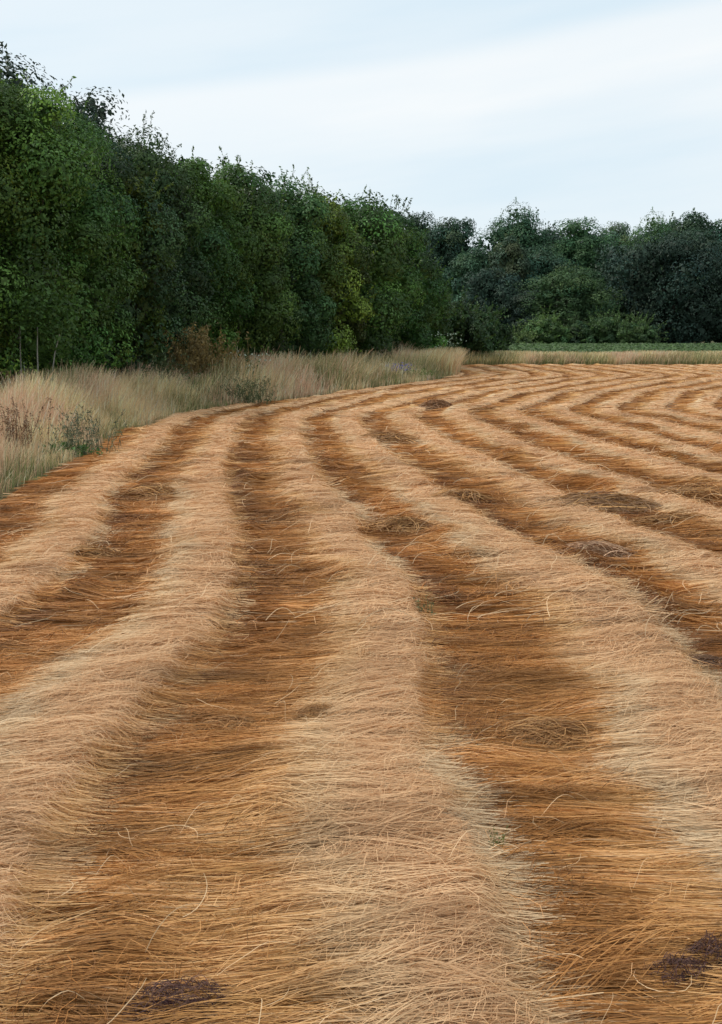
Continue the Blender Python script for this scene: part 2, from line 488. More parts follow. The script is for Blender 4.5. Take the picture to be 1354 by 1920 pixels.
    lum = (.72 + .56 * vn(x * 1.4 + 3, D * 26 / (1 + D * .12), 66)) * (.85 + .3 * vn(x * 6, D * 6, 67))
    cc = cc * lum[:, None, None]
    cc = np.clip(cc, .01, None).reshape(-1, 3)
    mxc = cc.max(1, keepdims=True)
    cc = cc + ss(mxc, .5, 1.0) * .35 * (mxc * np.array([[1, .74, .44]]) - cc)      # the brightest stems turn paler
    cc = cc / np.maximum(1, cc.max(1, keepdims=True) / .78)
    q = seg
    for kv in np.unique(k):
        s = np.nonzero(k == kv)[0]
        vi = (s[:, None] * (seg + 1) * 2 + np.arange((seg + 1) * 2)[None]).reshape(-1)
        Vs = V_[vi]
        b = (np.arange(len(s)) * (seg + 1) * 2)[:, None] + np.arange(seg)[None] * 2
        Qs = np.stack([b, b + 1, b + 3, b + 2], -1).reshape(-1, 4)
        cs = cc[(s[:, None] * seg + np.arange(seg)[None]).reshape(-1)]
        acc[int(kv)].append((Vs, Qs, cs))


scatter(46000, 1.9, 5.0, .18, .75, .0023, 3, 'comb')
scatter(50000, 1.9, 5.0, .02, .16, .0032, 1, 'fleck')
scatter(50000, 5.0, 10, .18, .58, .0038, 3, 'comb')
scatter(40000, 5.0, 10, .03, .20, .0055, 1, 'fleck')
scatter(52000, 10, 22, .18, .55, .0085, 2, 'comb')
scatter(72000, 22, 57.3, .14, .42, .022, 1, 'comb')
scatter(17600, 1.9, 5.5, .12, .55, .0022, 3, 'wisp')
scatter(17600, 5.5, 13, .18, .60, .0042, 3, 'wisp')
scatter(14000, 1.9, 5.0, .04, .16, .0017, 3, 'tangle')
scatter(18000, 5.0, 10, .06, .24, .0032, 3, 'tangle')
scatter(14000, 10, 20, .10, .32, .006, 3, 'tangle')
scatter(22000, 1.9, 5.0, .05, .18, .0013, 3, 'fluff')
scatter(24000, 5.0, 10, .07, .24, .0024, 3, 'fluff')
scatter(22000, 10, 22, .12, .35, .006, 2, 'fluff')
scatter(18000, 22, 57, .12, .3, .018, 1, 'fluff')
scatter(260, 1.9, 5.0, .08, .28, .0019, 8, 'stray')
scatter(800, 5.0, 11, .12, .42, .0036, 7, 'stray')
scatter(800, 11, 24, .15, .45, .007, 5, 'stray')
for k, lst in acc.items():
    if not lst or k not in swaths: continue
    Vs, Qs, Cs, o_ = [], [], [], 0
    for a, b, c in lst: Vs.append(a); Qs.append(b + o_); Cs.append(c); o_ += len(a)
    s = mesh_np('stalks', np.concatenate(Vs), np.concatenate(Qs), cols=np.concatenate(Cs), mat=M_STRAW, parent=swaths[k])
    s['kind'] = 'stuff'

# seed bolls: little round capsules among the seed heads of the nearest swaths
OCT = np.array([(1, 0, 0), (-1, 0, 0), (0, 1, 0), (0, -1, 0), (0, 0, 1), (0, 0, -1.0)])
OT = np.array([(0, 2, 4), (2, 1, 4), (1, 3, 4), (3, 0, 4), (2, 0, 5), (1, 2, 5), (3, 1, 5), (0, 3, 5)])
nb = 16000
D = sample_D(nb, 1.9, 7.5, 2.2); x = (rs.random(nb) * 2 - 1) * (.36 * D + .6); k, v = inv_row(x, D)
ok = (k >= 0) & (k < NK) & (rs.random(nb) < (1 - ss(v, .1, .45)) * ss(fbm(x * 3, D * 3, 71, 2), .35, .6)) & (x > edge(D)); D, x, k, v = D[ok], x[ok], k[ok], v[ok]
for kv in np.unique(k):
    s = k == kv
    P = surf(k[s], v[s], D[s]); P[:, 2] += .004 + rs.random(s.sum()) * .012
    r = .0028 + .0018 * rs.random(s.sum())
    V_ = (P[:, None] + OCT[None] * r[:, None, None]).reshape(-1, 3)
    T_ = (np.arange(len(P))[:, None, None] * 6 + OT[None]).reshape(-1, 3)
    c = np.where(rs.random(len(P))[:, None] < .22, np.array([[.50, .33, .10]]), np.array([[.20, .10, .045]]))
    o = mesh_np('seed_bolls', V_, None, T=T_, cols=np.repeat(c, 8, 0), mat=M_STRAW, parent=swaths[int(kv)]); o['kind'] = 'stuff'


# ------------------------------------------------------------------ pixel -> ground point of the photograph (1354 x 1920)
def gp(px, py, z=0.0):
    u = (px - 677) / 2000; v = (960 - py) / 2000
    dy = math.cos(PITCH) + v * math.sin(PITCH); dz = -math.sin(PITCH) + v * math.cos(PITCH)
    t = (H0 - z) / -dz
    return u * t, dy * t


def zat(x, D):
    k, v = inv_row(np.array([x]), np.array([D])); return float(height(v, k.astype(float), np.array([D]))[0])


# ------------------------------------------------------------------ tangled clumps lying on the swaths
def clump(name, px, py, wx, wy, hz, n, label, cat, c0, c1, wd, seed, curl=1.6, core=None, length=(.5, 1.3), grp=None):
    n = int(n * .6); r = np.random.default_rng(seed); x0, y0 = gp(px, py, .06); z0 = zat(x0, y0) - .01
    root = empty(name, (x0, y0, z0)); tag(root, label, cat, grp)
    # low matted core, lumpy
    m1, m2 = 9, 16
    th = np.linspace(0, 2 * np.pi, m2, endpoint=False); ph = np.linspace(0, np.pi / 2, m1)
    PH, TH = np.meshgrid(ph, th, indexing='ij')
    wx, wy, hz = wx * .9, wy * .9, hz * .62
    bump = .35 + .8 * fbm(np.cos(TH) * 2 + seed, np.sin(TH) * 2 + PH * 2, seed, 3)
    V = np.stack([np.sin(PH) * np.cos(TH) * wx * .5 * bump, np.sin(PH) * np.sin(TH) * wy * .5 * bump, np.cos(PH) * hz * .8 * bump - .005], -1).reshape(-1, 3)
    Q = np.array([(i * m2 + j, (i + 1) * m2 + j, (i + 1) * m2 + (j + 1) % m2, i * m2 + (j + 1) % m2) for i in range(m1 - 1) for j in range(m2)])
    cc = np.array(core if core is not None else c0)
    mesh_np('matted_core', V, Q, vcols=np.tile(cc, (len(V), 1)) * (.7 + .6 * r.random((len(V), 1))), mat=M_CLOD, parent=root, smooth=True)
    seg = 6; t = np.linspace(0, 1, seg + 1)[None]
    a = r.random(n) * 2 * np.pi; q = r.random(n) ** .5 * (.75 + .6 * vn(np.cos(a) * 2 + seed, np.sin(a) * 2, seed))
    bx = np.cos(a) * q * wx * .5; by = np.sin(a) * q * wy * .5
    bz = np.sqrt(np.clip(1 - q * q, 0, 1)) * hz * (.7 + .5 * r.random(n))
    L = (length[0] + (length[1] - length[0]) * r.random(n)) * max(wx, .2) * .5
    ang = r.normal(0, .7, n)[:, None] + r.normal(0, curl, n)[:, None] * (t - .5)
    dirx = np.where(r.random(n) < .5, 1, -1)[:, None]
    P = np.stack([bx[:, None] + np.cumsum(np.cos(ang) * dirx, 1) * L[:, None] / seg - dirx * L[:, None] * .5,
                  by[:, None] + np.cumsum(np.sin(ang), 1) * L[:, None] / seg,
                  bz[:, None] + (r.random(n) * .5 * hz)[:, None] * np.sin(t * np.pi) + .004], -1)
    rr = np.sqrt((P[..., 0] / (wx * .62)) ** 2 + (P[..., 1] / (wy * .62)) ** 2)
    P[..., 2] = np.maximum(P[..., 2] * np.clip(1.25 - rr, .0, 1), .006 + .01 * r.random(n)[:, None])
    V, Q = ribbons(P, np.full((n, seg + 1), wd) * (1 - .5 * t), roll=r.normal(0, .6, n))
    mixf = r.random(n)[:, None]; col = (np.array(c0) * (1 - mixf) + np.array(c1) * mixf) * np.exp(r.normal(0, .25, (n, 1)))
    s = mesh_np('strands', V, Q, cols=np.repeat(col, seg, 0), mat=M_STRAW, parent=root); s['kind'] = 'stuff'
    return root


dk, md, pk = (.24, .105, .035), (.52, .28, .105), (.58, .36, .22)
G1 = 'tangled heaps of flax raised above the rows'
clump('weed_clod', 345, 1860, .38, .20, .08, 900, 'dark purplish clod of matted dead weed near the bottom edge, left of centre', 'clod', (.050, .022, .022), (.12, .055, .038), .0022, 1, core=(.045, .020, .022), length=(.15, .5))
clump('weed_clod', 1275, 1797, .24, .12, .07, 500, 'smaller flattened purplish clod of dead weed in the dark gap at lower right', 'clod', (.050, .022, .022), (.12, .055, .038), .0022, 2, core=(.04, .024, .028), length=(.15, .5))
clump('weed_clod', 1345, 1772, .24, .12, .09, 500, 'dark purplish clod of dead weed cut by the right edge of the photo', 'clod', (.050, .022, .022), (.12, .055, .038), .0022, 3, core=(.03, .018, .022), length=(.15, .5))
clump('flax_tangle', 595, 1330, .24, .20, .07, 700, 'pinkish tuft of curled flax standing up beside the central ridge', 'tangle', (.30, .15, .06), md, .002, 4, grp=G1)
clump('flax_tangle', 430, 1345, .42, .26, .05, 800, 'wide dark brown tangle with long pale loops over it, left of centre', 'tangle', dk, md, .003, 5, grp=G1)
clump('flax_tangle', 1030, 1360, .62, .35, .08, 1300, 'broad dark brown mound of arched flax stems right of centre in the lower half', 'tangle', dk, md, .0035, 6, grp=G1)
clump('flax_tangle', 285, 920, .65, .6, .13, 700, 'dark tufted heap in the gap near the grass margin, on the left', 'tangle', dk, md, .008, 7, grp=G1)
clump('flax_tangle', 165, 1035, .6, .5, .10, 700, 'low scruffy tangle in the leftmost dark gap, below the heap by the margin', 'tangle', dk, md, .007, 8, grp=G1)
clump('flax_tangle', 860, 930, .75, .6, .14, 800, 'dark hollow-sided heap in the middle of the curving rows', 'tangle', dk, md, .008, 9, grp=G1)
clump('flax_tangle', 1120, 945, 1.3, .9, .18, 1300, 'largest brown heap of fuzzy flax, on the right among the rows', 'tangle', (.2, .11, .06), md, .009, 10, grp=G1)
clump('flax_tangle', 1110, 1030, .7, .5, .13, 700, 'rounded brown heap just below the largest one on the right', 'tangle', dk, pk, .007, 11, grp=G1)
clump('flax_tangle', 750, 985, .7, .5, .14, 700, 'bushy brown heap in the dark gap right of the central ridge', 'tangle', dk, md, .007, 12, grp=G1)
clump('flax_tangle', 1270, 975, 1.0, .6, .11, 700, 'low dark heap near the right edge, level with the largest one', 'tangle', dk, md, .008, 13, grp=G1)
clump('flax_tangle', 818, 762, .95, 1.0, .24, 600, 'small tall dark heap at the bend of the rows, in front of the grass margin', 'tangle', dk, (.3, .16, .08), .016, 14, grp=G1)
clump('flax_tangle', 905, 768, .8, .7, .10, 400, 'flat dark patch of tangled flax just right of the tall heap at the bend', 'tangle', dk, md, .016, 15, grp=G1)
clump('flax_tangle', 725, 820, 1.1, 1.1, .14, 600, 'dark brown tangle inside the bend of the middle row', 'tangle', dk, md, .013, 16, grp=G1)
clump('flax_tangle', 1310, 925, .9, .7, .13, 600, 'dark heap close to the right edge, uphill of the low one', 'tangle', dk, md, .009, 17, grp=G1)
clump('flax_tangle', 1325, 1235, .4, .35, .06, 700, 'very dark tangle of seed heads at the right edge of the photo', 'tangle', (.09, .045, .028), (.25, .13, .06), .004, 18, grp=G1)


# ------------------------------------------------------------------ foliage
def leaves(P, Nrm, size, r, aspect=.5, hang=.3):
    """diamond leaves at P, turned roughly along Nrm"""
    n = len(P)
    A = r.normal(0, 1, (n, 3)); A[:, 2] -= hang; A -= Nrm * (A * Nrm).sum(1, keepdims=True); A /= np.linalg.norm(A, axis=1, keepdims=True) + 1e-9
    B = np.cross(Nrm, A)
    s = size * (.6 + .8 * r.random(n)); s = s[:, None]
    fold = Nrm * s * .12
    V = np.stack([P - A * s * .5, P + B * s * aspect * .5 + fold, P + A * s * .5, P - B * s * aspect * .5 + fold], 1).reshape(-1, 3)
    Q = np.arange(n * 4).reshape(-1, 4)
    return V, Q


def unit(a): return a / (np.linalg.norm(a, axis=-1, keepdims=True) + 1e-9)


CACHE = {}


def make_tree(px, D, top, R, label, tint, seed, n, leaf, style='hedge', cat='tree', name='broadleaf_tree', grp=None, clumps=60, var=.25, base=0.03, share=None):
    r = np.random.default_rng(seed)
    x0 = (px - 677) / 2000 * D * (math.cos(PITCH) + 0.02)
    x0 = (px - 677) / 2000 * D / math.cos(PITCH)
    Ht = H0 + (628 - top - (14 if style == 'hedge' else 6)) / 2000 * D * .985
    root = empty(name, (x0, D, 0)); tag(root, label, cat, grp)
    rt, ht, tin = R, Ht, tint
    if share is not None:
        if share in CACHE:
            mc, mt, R_, H_ = CACHE[share]
            for nm, me_ in (('crown', mc), ('trunk', mt)):
                o = bpy.data.objects.new(nm, me_); COL.objects.link(o); o.parent = root
                o.scale = (rt / R_, rt / R_, ht / H_); o.rotation_euler = (0, 0, r.uniform(-.45, .45)); o.color = (*tin, 1)
            return root
        tint = (.4, .4, .4)
    zb = base * Ht
    # clump centres
    ex_ = 2.6 if style != 'bush' else 2.0
    cz0 = .5 if style != 'bush' else .25          # height of the widest part
    def prof(t):
        q = np.where(t > cz0, (t - cz0) / (1 - cz0), (cz0 - t) / (cz0 + .10))
        return np.clip(1 - np.clip(q, 0, 1) ** ex_, 0, 1) ** (1 / ex_)
    m = clumps
    t = (np.arange(m) + r.random(m)) / m
    t = t ** .8
    c_r = np.minimum(R * (.28 + .20 * r.random(m)), Ht * .18)
    rad = prof(t) * R * (.66 + .44 * r.random(m)) - c_r * .6
    a = np.arange(m) * 2.399 + r.normal(0, .35, m)
    cz = zb + t * (Ht - zb) - c_r * .55 * (t ** 2) + c_r * .4 * (1 - t)
    cz = cz + (t > .7) * r.normal(0, .035, m) * Ht
    cen = np.stack([np.cos(a) * np.maximum(rad, 0), np.sin(a) * np.maximum(rad, 0), cz], -1)
    ax = np.array([0, 0, Ht * .45])
    # leaves on clump shells
    ci = r.integers(0, m, n); dv = unit(r.normal(0, 1, (n, 3)))
    outw = unit(cen[ci] - ax + dv * R * .3)
    dv = unit(dv + .55 * outw)
    back = dv[:, 1] * .7 + (cen[ci][:, 1] / R) * .7
    keep = r.random(n) > .62 * ss(back, .1, .8)
    ci, dv = ci[keep], dv[keep]; nn = len(ci)
    rr = c_r[ci] * (.55 + .42 * r.random(nn) ** .5)
    rr *= .8 + .42 * vn(dv[:, 0] * 2.6 + ci * 3.1, dv[:, 2] * 2.6 + dv[:, 1] * 2.1, seed)
    P = cen[ci] + dv * rr[:, None] * np.array([1.0, 1.0, .85])
    Nm = unit(dv * 1.1 + r.normal(0, .34, (nn, 3)) + np.array([0, 0, .25]))
    ctone = np.exp(r.normal(0, var, m))[ci][:, None]
    hue = r.normal(0, .10, m)[ci][:, None]
    col = np.array(tint)[None] * ctone * np.exp(r.normal(0, .20, (nn, 1))) * np.concatenate([1 + hue, np.ones((nn, 1)), 1 - hue], 1)
    parts = [leaves(P, Nm, leaf, r, .5)]; cols = [col]
    # loose sprays that break the outline
    ns = int(m * (2.2 if style != 'oak' else 1.2)); si = r.integers(0, m, ns)
    sv = unit(r.normal(0, 1, (ns, 3)) * .7 + unit(cen[si] - ax) + np.array([0, 0, .7 if style == 'hedge' else .3]))
    st = cen[si] + sv * c_r[si][:, None] * .75
    sl = (leaf * ((3.5 + 3.5 * r.random(ns)) if style != 'oak' else (1.5 + 1.5 * r.random(ns))))[:, None]; per = 16
    f = r.random((ns, per, 1))
    SP = (st[:, None] + sv[:, None] * sl[:, None] * f + r.normal(0, leaf * .36, (ns, per, 3)) * (1.25 - f)).reshape(-1, 3)
    SN = unit(r.normal(0, 1, (ns * per, 3)) + np.array([0, 0, .5]))
    parts.append(leaves(SP, SN, leaf * .95, r, .42, -.6 if style == 'hedge' else .3))
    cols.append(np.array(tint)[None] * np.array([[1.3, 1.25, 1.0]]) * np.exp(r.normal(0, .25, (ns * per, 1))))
    tw = st[:, None] + sv[:, None] * sl[:, None] * np.array([-.3, .5, 1.0])[None, :, None]
    parts.append(ribbons(tw, leaf * np.array([[.12, .09, .04]]) * np.ones((ns, 1)), up=(0, 1, .1))); cols.append(np.tile([.07, .065, .035] if share is None else [1.0, .8, .8], (ns * 2, 1)))
    # inner mass of big overlapping leaves
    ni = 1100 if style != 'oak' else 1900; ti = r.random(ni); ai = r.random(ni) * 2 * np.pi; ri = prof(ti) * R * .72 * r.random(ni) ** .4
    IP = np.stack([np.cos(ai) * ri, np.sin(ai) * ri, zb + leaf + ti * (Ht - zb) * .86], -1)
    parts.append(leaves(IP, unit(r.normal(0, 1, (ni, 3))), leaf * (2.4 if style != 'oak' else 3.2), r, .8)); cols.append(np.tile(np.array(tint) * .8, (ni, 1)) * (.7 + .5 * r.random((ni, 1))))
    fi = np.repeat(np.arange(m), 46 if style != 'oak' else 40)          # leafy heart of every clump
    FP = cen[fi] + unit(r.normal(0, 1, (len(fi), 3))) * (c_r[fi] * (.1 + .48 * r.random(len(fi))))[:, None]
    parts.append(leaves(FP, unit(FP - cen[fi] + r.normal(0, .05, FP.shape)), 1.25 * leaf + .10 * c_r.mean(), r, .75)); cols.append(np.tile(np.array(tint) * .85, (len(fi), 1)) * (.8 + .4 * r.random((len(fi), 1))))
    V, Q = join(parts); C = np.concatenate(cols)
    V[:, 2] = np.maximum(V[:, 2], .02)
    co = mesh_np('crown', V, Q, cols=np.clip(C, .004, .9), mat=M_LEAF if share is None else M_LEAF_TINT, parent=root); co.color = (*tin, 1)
    # trunk and limbs
    tr = max(.07, R * .055); z = np.linspace(0, Ht * .72, 7); wx_ = np.cumsum(r.normal(0, R * .03, 7)); wx_ -= wx_[0]
    tp = [tube(np.stack([wx_, wx_ * .4, z], -1), tr * np.linspace(1.15, .25, 7))]
    for q in range(6 if style != 'bush' else 8):
        b0 = r.integers(1, 5) if style != 'bush' else 0; e_ = cen[r.integers(0, m)] * np.array([.9, .9, 1])
        s0 = np.array([wx_[b0], wx_[b0] * .4, z[b0]]); mid = (s0 + e_) / 2 + np.array([0, 0, R * .12])
        pth = [s0, s0 * .5 + mid * .5, mid, mid * .5 + e_ * .5, e_]
        tp.append(tube(pth, tr * np.array([.6, .48, .36, .24, .1]), 5))
    V, Q = join(tp)
    to = mesh_np('trunk', V, Q, vcols=np.tile([.16, .14, .11], (len(V), 1)), mat=M_BARK, parent=root, smooth=True)
    if share is not None: CACHE[share] = (co.data, to.data, R, Ht)
    return root


GA = 'trees of the belt along the left side of the field'
MG, YG, DG, BG = (.060, .118, .022), (.105, .155, .026), (.034, .074, .019), (.042, .090, .030)
belt = [
    (-230, 21.5, 60, 2.6, MG, 9000, .11, 'tall green belt tree standing beyond the left edge of the photo'),
    (-75, 23.0, 95, 2.3, YG, 26000, .10, 'tree cut off by the left edge, mid green with pale new shoots'),
    (35, 24.5, 118, 2.2, MG, 30000, .10, 'tallest near tree of the belt at far left, thin pale stems at its foot'),
    (120, 26.5, 185, 2.1, MG, 28000, .10, 'second belt tree from the left, full green crown below the dark oak'),
    (205, 29.0, 222, 2.2, BG, 26000, .10, 'belt tree right under the open oak crown, bluish green'),
    (290, 31.0, 250, 2.2, DG, 25000, .11, 'dark belt tree with a ragged leafy top where the oak ends'),
    (375, 34.0, 285, 2.2, MG, 24000, .11, 'belt tree behind the rust coloured bracken, dark at its foot'),
    (455, 37.0, 308, 2.3, MG, 23000, .12, 'willow with upright feathery shoots along its top, middle of the belt'),
    (530, 40.0, 338, 2.3, BG, 21000, .13, 'rounded bluish green belt tree right of the feathery willow'),
    (590, 42.0, 352, 2.3, YG, 21000, .13, 'olive green belt tree with pale silvery leaf sprays'),
    (665, 46.0, 366, 2.6, MG, 20000, .14, 'broad mid green belt tree, third from the right end'),
    (722, 50.0, 388, 2.5, (.042, .098, .020), 19000, .14, 'bright green belt tree sloping down towards the gap, next to last'),
    (772, 52.0, 458, 1.9, (.05, .105, .022), 15000, .14, 'lower fresh green tree at the right end of the belt'),
]
for i, (px, D, tp, R, tn, n, lf, lab) in enumerate(belt):
    rj = np.random.default_rng(900 + i)
    make_tree(px, D + rj.uniform(-.9, .6), tp + 14 + 16 * (i < 7), R * rj.uniform(.84, .98), lab, tuple(q * rj.uniform(1.1, 1.32) for q in tn), 100 + i, int(n * 1.3), lf * .86, 'hedge', grp=GA, clumps=50, var=.38)
make_tree(268, 28.5, 315, 1.0, 'slim yellow green sapling with bright leaf sprays in front of the dark belt trees', (.10, .15, .022), 131, 4500, .10, 'hedge', name='sapling', cat='sapling', clumps=26)
make_tree(640, 43.0, 415, 1.1, 'pale yellowish willow bush before the belt, right of centre', (.09, .125, .035), 132, 5000, .12, 'hedge', name='willow_bush', cat='bush', clumps=24)
make_tree(850, 60, 566, 1.9, 'dark low bush just past the right end of the belt', DG, 133, 7000, .17, 'bush', name='dark_bush', cat='bush', clumps=40)
make_tree(900, 66, 584, 1.7, 'second dark low bush, the one nearer the open crop', DG, 134, 6000, .18, 'bush', name='dark_bush', cat='bush', clumps=36)
make_tree(45, 33, 142, 3.4, 'largest dark oak behind the near trees at top left, knobbly clumps against the sky', (.028, .050, .026), 135, 15000, .14, 'oak', name='oak_tree', cat='oak', clumps=80)
make_tree(158, 36, 205, 2.5, 'smaller dark oak behind the belt with lumpy twigs open to the sky', (.028, .050, .026), 136, 12000, .14, 'oak', name='oak_tree', cat='oak', clumps=70)
for q, (px, D, tp) in enumerate([(330, 40, 300), (470, 45, 340), (600, 50, 365), (690, 55, 385)]):
    make_tree(px, D, tp, 3.2, ['dark back row tree hidden behind the ragged topped tree', 'dark back row tree behind the feathery willow', 'dark back row tree behind the olive green one', 'dark back row tree peeping over the broad green one'][q],
              DG, 140 + q, 7000, .2, 'oak', clumps=50, grp='second row of the tree belt')

GB = 'trees of the wood beyond the green crop'
wood = [  # px, D, top, radius px, tint (bluish haze painted in), label
    (785, 172, 402, 62, (.020, .034, .026), 'dark wood tree with feathery top just right of the belt'),
    (842, 166, 408, 58, (.022, .038, .028), 'dark bluish rounded tree at the left end of the far wood'),
    (955, 170, 392, 82, (.028, .054, .034), 'highest dome of the far wood, broad and deep green'),
    (885, 158, 462, 58, (.028, .052, .034), 'mid height green tree in the hollow left of the highest dome'),
    (945, 154, 448, 45, (.034, .042, .026), 'brownish green tree in front of the highest dome'),
    (1010, 156, 470, 68, (.024, .046, .034), 'bluish green tree below and right of the highest dome'),
    (920, 148, 505, 62, (.018, .030, .025), 'dark blackish tree low on the left of the wood'),
    (1075, 166, 412, 70, (.032, .062, .034), 'green far wood tree with two small peaks in the middle of the skyline'),
    (1136, 172, 416, 40, (.060, .080, .060), 'thin grey green tree standing out pale on the skyline'),
    (1200, 166, 408, 66, (.040, .072, .032), 'lighter green dome on the skyline right of the pale tree'),
    (1268, 170, 400, 72, (.024, .042, .028), 'dark lumpy topped tree on the skyline at right'),
    (1350, 168, 404, 60, (.026, .044, .030), 'dark tree cut by the right edge of the photo'),
    (1440, 166, 412, 75, (.026, .046, .030), 'far wood tree standing first beyond the right edge'),
    (1540, 164, 420, 80, (.028, .050, .030), 'far wood tree standing second beyond the right edge'),
    (1235, 146, 434, 128, (.017, .027, .022), 'huge very dark oak, the broadest tree of the wood, at right'),
    (1365, 150, 470, 70, (.017, .029, .024), 'dark tree at the right edge beside the huge oak'),
    (1052, 140, 496, 82, (.036, .058, .028), 'olive green tree standing in front of the wood, left of the huge oak'),
    (985, 144, 540, 50, (.020, .030, .024), 'low dark tree in the shade left of the olive green tree'),
    (1130, 146, 560, 50, (.030, .050, .028), 'low green tree between the olive green tree and the huge oak'),
]
wood += [(820, 188, 452, 80, (.018, .030, .024), 'back row wood tree glimpsed between the belt and the highest dome'),
         (1020, 190, 440, 95, (.018, .030, .024), 'back row wood tree filling the gap right of the highest dome'),
         (1165, 190, 450, 95, (.018, .030, .024), 'back row wood tree behind the pale grey green one'),
         (1310, 190, 440, 95, (.018, .030, .024), 'back row wood tree behind the huge oak, at the right edge')]
for i, (px, D, tp, rpx, tn, lab) in enumerate(wood):
    R = rpx / 2000 * D
    make_tree(px, D, tp, R, lab, tuple(q * f for q, f in zip(tn, (2.2, 2.45, 1.95))), 200 + i, 14000 if rpx < 100 else 24000, .32, 'oak', grp=GB, clumps=46 if rpx < 100 else 90, var=.16, base=.02, share=(i % 7) if rpx < 100 else 'big')
for i, (px, D, tp, rpx, tn, lab) in enumerate([
    (1012, 132, 592, 48, (.060, .105, .032), 'lightest green bush at the foot of the wood, left of the olive tree'),
    (962, 128, 622, 30, (.070, .105, .038), 'small pale green bush sitting lowest in front of the wood'),
    (1125, 132, 590, 48, (.045, .082, .028), 'green bush under the left side of the huge oak'),
    (1180, 132, 598, 48, (.048, .085, .030), 'loose topped green bush in front of the huge oak'),
    (1070, 134, 600, 42, (.036, .066, .028), 'dull green bush in front of the olive tree trunk')]):
    make_tree(px, D, tp, rpx / 2000 * D, lab, tuple(q * 1.55 for q in tn), 260 + i, 4500, .26, 'bush', name='bush', cat='bush', grp='bushes at the foot of the far wood', clumps=40)


# ------------------------------------------------------------------ grass margins
def grass(name, xs, ys, hs, label, seed, wd, green, seg=3, lean=.25):
    r = np.random.default_rng(seed); n = len(xs); t = np.linspace(0, 1, seg + 1)[None]
    a = r.normal(0, 1, n) * .9; ln = np.abs(r.normal(0, lean, n)) * hs
    P = np.stack([xs[:, None] + (np.cos(a) * ln)[:, None] * t ** 2, ys[:, None] + (np.sin(a) * ln)[:, None] * t ** 2, hs[:, None] * t * (1 - .1 * t)], -1)
    W = wd[:, None] * np.interp(t, [0, .5, .8, 1], [.9, .7, .95, .25])
    head = (r.random(n) < .4)
    W = np.where(head[:, None] & (t > .6), W * 1.7, W)
    ud = r.random(n) * 6.28; up = np.stack([np.cos(ud), np.sin(ud) * .9, 0 * ud + .05], -1)[:, None] * np.ones((1, seg + 1, 1))
    V, Q = ribbons(P, W, up=up)
    tt = (t[:, 1:] + t[:, :-1]) / 2
    tan = np.array([.80, .57, .31]); pink = np.array([.75, .47, .31]); grn = np.array([.15, .19, .06]); pale = np.array([.70, .60, .40])
    pkn = fbm(xs * .7, ys * .5, 91, 2); m1 = ss(pkn, .4, .65)[:, None]
    topc = tan * (1 - m1) + pink * m1
    pl = (r.random(n) < .2)[:, None]; topc = np.where(pl, pale, topc) * np.exp(r.normal(0, .25, (n, 1)))
    gg = np.clip(green * (.35 + .95 * r.random(n)), 0, 1)[:, None]; g = np.clip(gg - tt * (1.15 - gg) * .9, 0, 1)[..., None]
    C = topc[:, None] * (1 - g) + grn * np.exp(r.normal(0, .25, (n, 1, 1))) * g
    o = mesh_np(name, V, Q, cols=np.clip(C.reshape(-1, 3), .01, .8), mat=M_GRASS)
    return tag(o, label, 'grass', kind='stuff')


r = np.random.default_rng(5)


def treeline(D): return np.interp(D, [8, 22, 24, 34, 43, 50, 56, 60], [-8.6, -8.4, -8.1, -6.4, -4.4, -1.2, 1.5, 2.5])


def verge_pts(n, a, b, bx):
    rr_ = np.random.default_rng(int(a * 10 + n))
    D = a + (b - a) * rr_.random(n)
    e = edge(D); wv = e - treeline(D) + 1.2
    u = rr_.random(n) ** 1.0
    x = e - .02 - u * wv
    vis = np.abs(x) < .36 * D + 1.6
    return x[vis], D[vis], (u * wv)[vis]


X1, Y1, U1, Wd = [], [], [], []
for (n, a, b, wd) in [(26000, 6.5, 14, .0062), (32000, 14, 24, .0105), (32000, 24, 46, .019)]:
    x, y, u = verge_pts(n, a, b, 0); X1.append(x); Y1.append(y); U1.append(u); Wd.append(np.full(len(x), wd))
X1, Y1, U1, Wd = map(np.concatenate, (X1, Y1, U1, Wd))
hn = fbm(X1 * .55, Y1 * .45, 81, 3)
hs = (.16 + .56 * ss(U1, 0, 1.1)) * (.35 + 1.3 * fbm(X1 * .9, Y1 * .7, 88, 3)) * (1 + .12 * (vn(X1 * 2.2, Y1 * 1.4, 89) > .72)) * (1 - .14 * ss(Y1, 22, 28)) * (.75 + .4 * r.random(len(X1))) * (1 + .35 * ss(Y1, 24, 30))
gr = np.clip(.25 + .9 * ss(fbm(X1 * .8 + 9, Y1 * .35, 82, 2), .45, .7) + .25 * (1 - ss(U1, 0, .5)), 0, 1)
grass('dry_grass', X1, Y1, hs, 'tall dry tan and pinkish grass covering the margin between field and tree belt', 11, Wd, gr, seg=2)
# behind the corner of the field: grass between belt end and the far margin
n = 17000; x = r.random(n) * 3.8 + 1.2; y = 42 + r.random(n) * 14; ok = x < edge(y) - .02; x, y = x[ok], y[ok]
grass('dry_grass', x, y, (.75 + .35 * fbm(x, y, 83, 2)) * (.8 + .4 * r.random(len(x))), 'pale plumed grass at the corner where the margin meets the far end of the field', 12, np.full(len(x), .022), .15 + .5 * ss(fbm(x * .6, y * .3, 84, 2), .5, .7), seg=2)
# far strip
n = 34000; x = r.random(n) * 26 + 2; y = FAR + .1 + 4.5 * r.random(n); h_ = (.55 + .45 * fbm(x * .35, y * .3, 85, 3)) * (.75 + .4 * r.random(n))
h_ = h_ * (.55 + .45 * ss(y, FAR, FAR + 1.2)) * .95
grass('dry_grass', x, y, h_, 'band of tan and green grass along the far end of the flax field', 13, np.full(n, .026), np.clip(.2 + .8 * ss(fbm(x * .5, y * .5, 86, 3), .30, .75), 0, 1), seg=2)

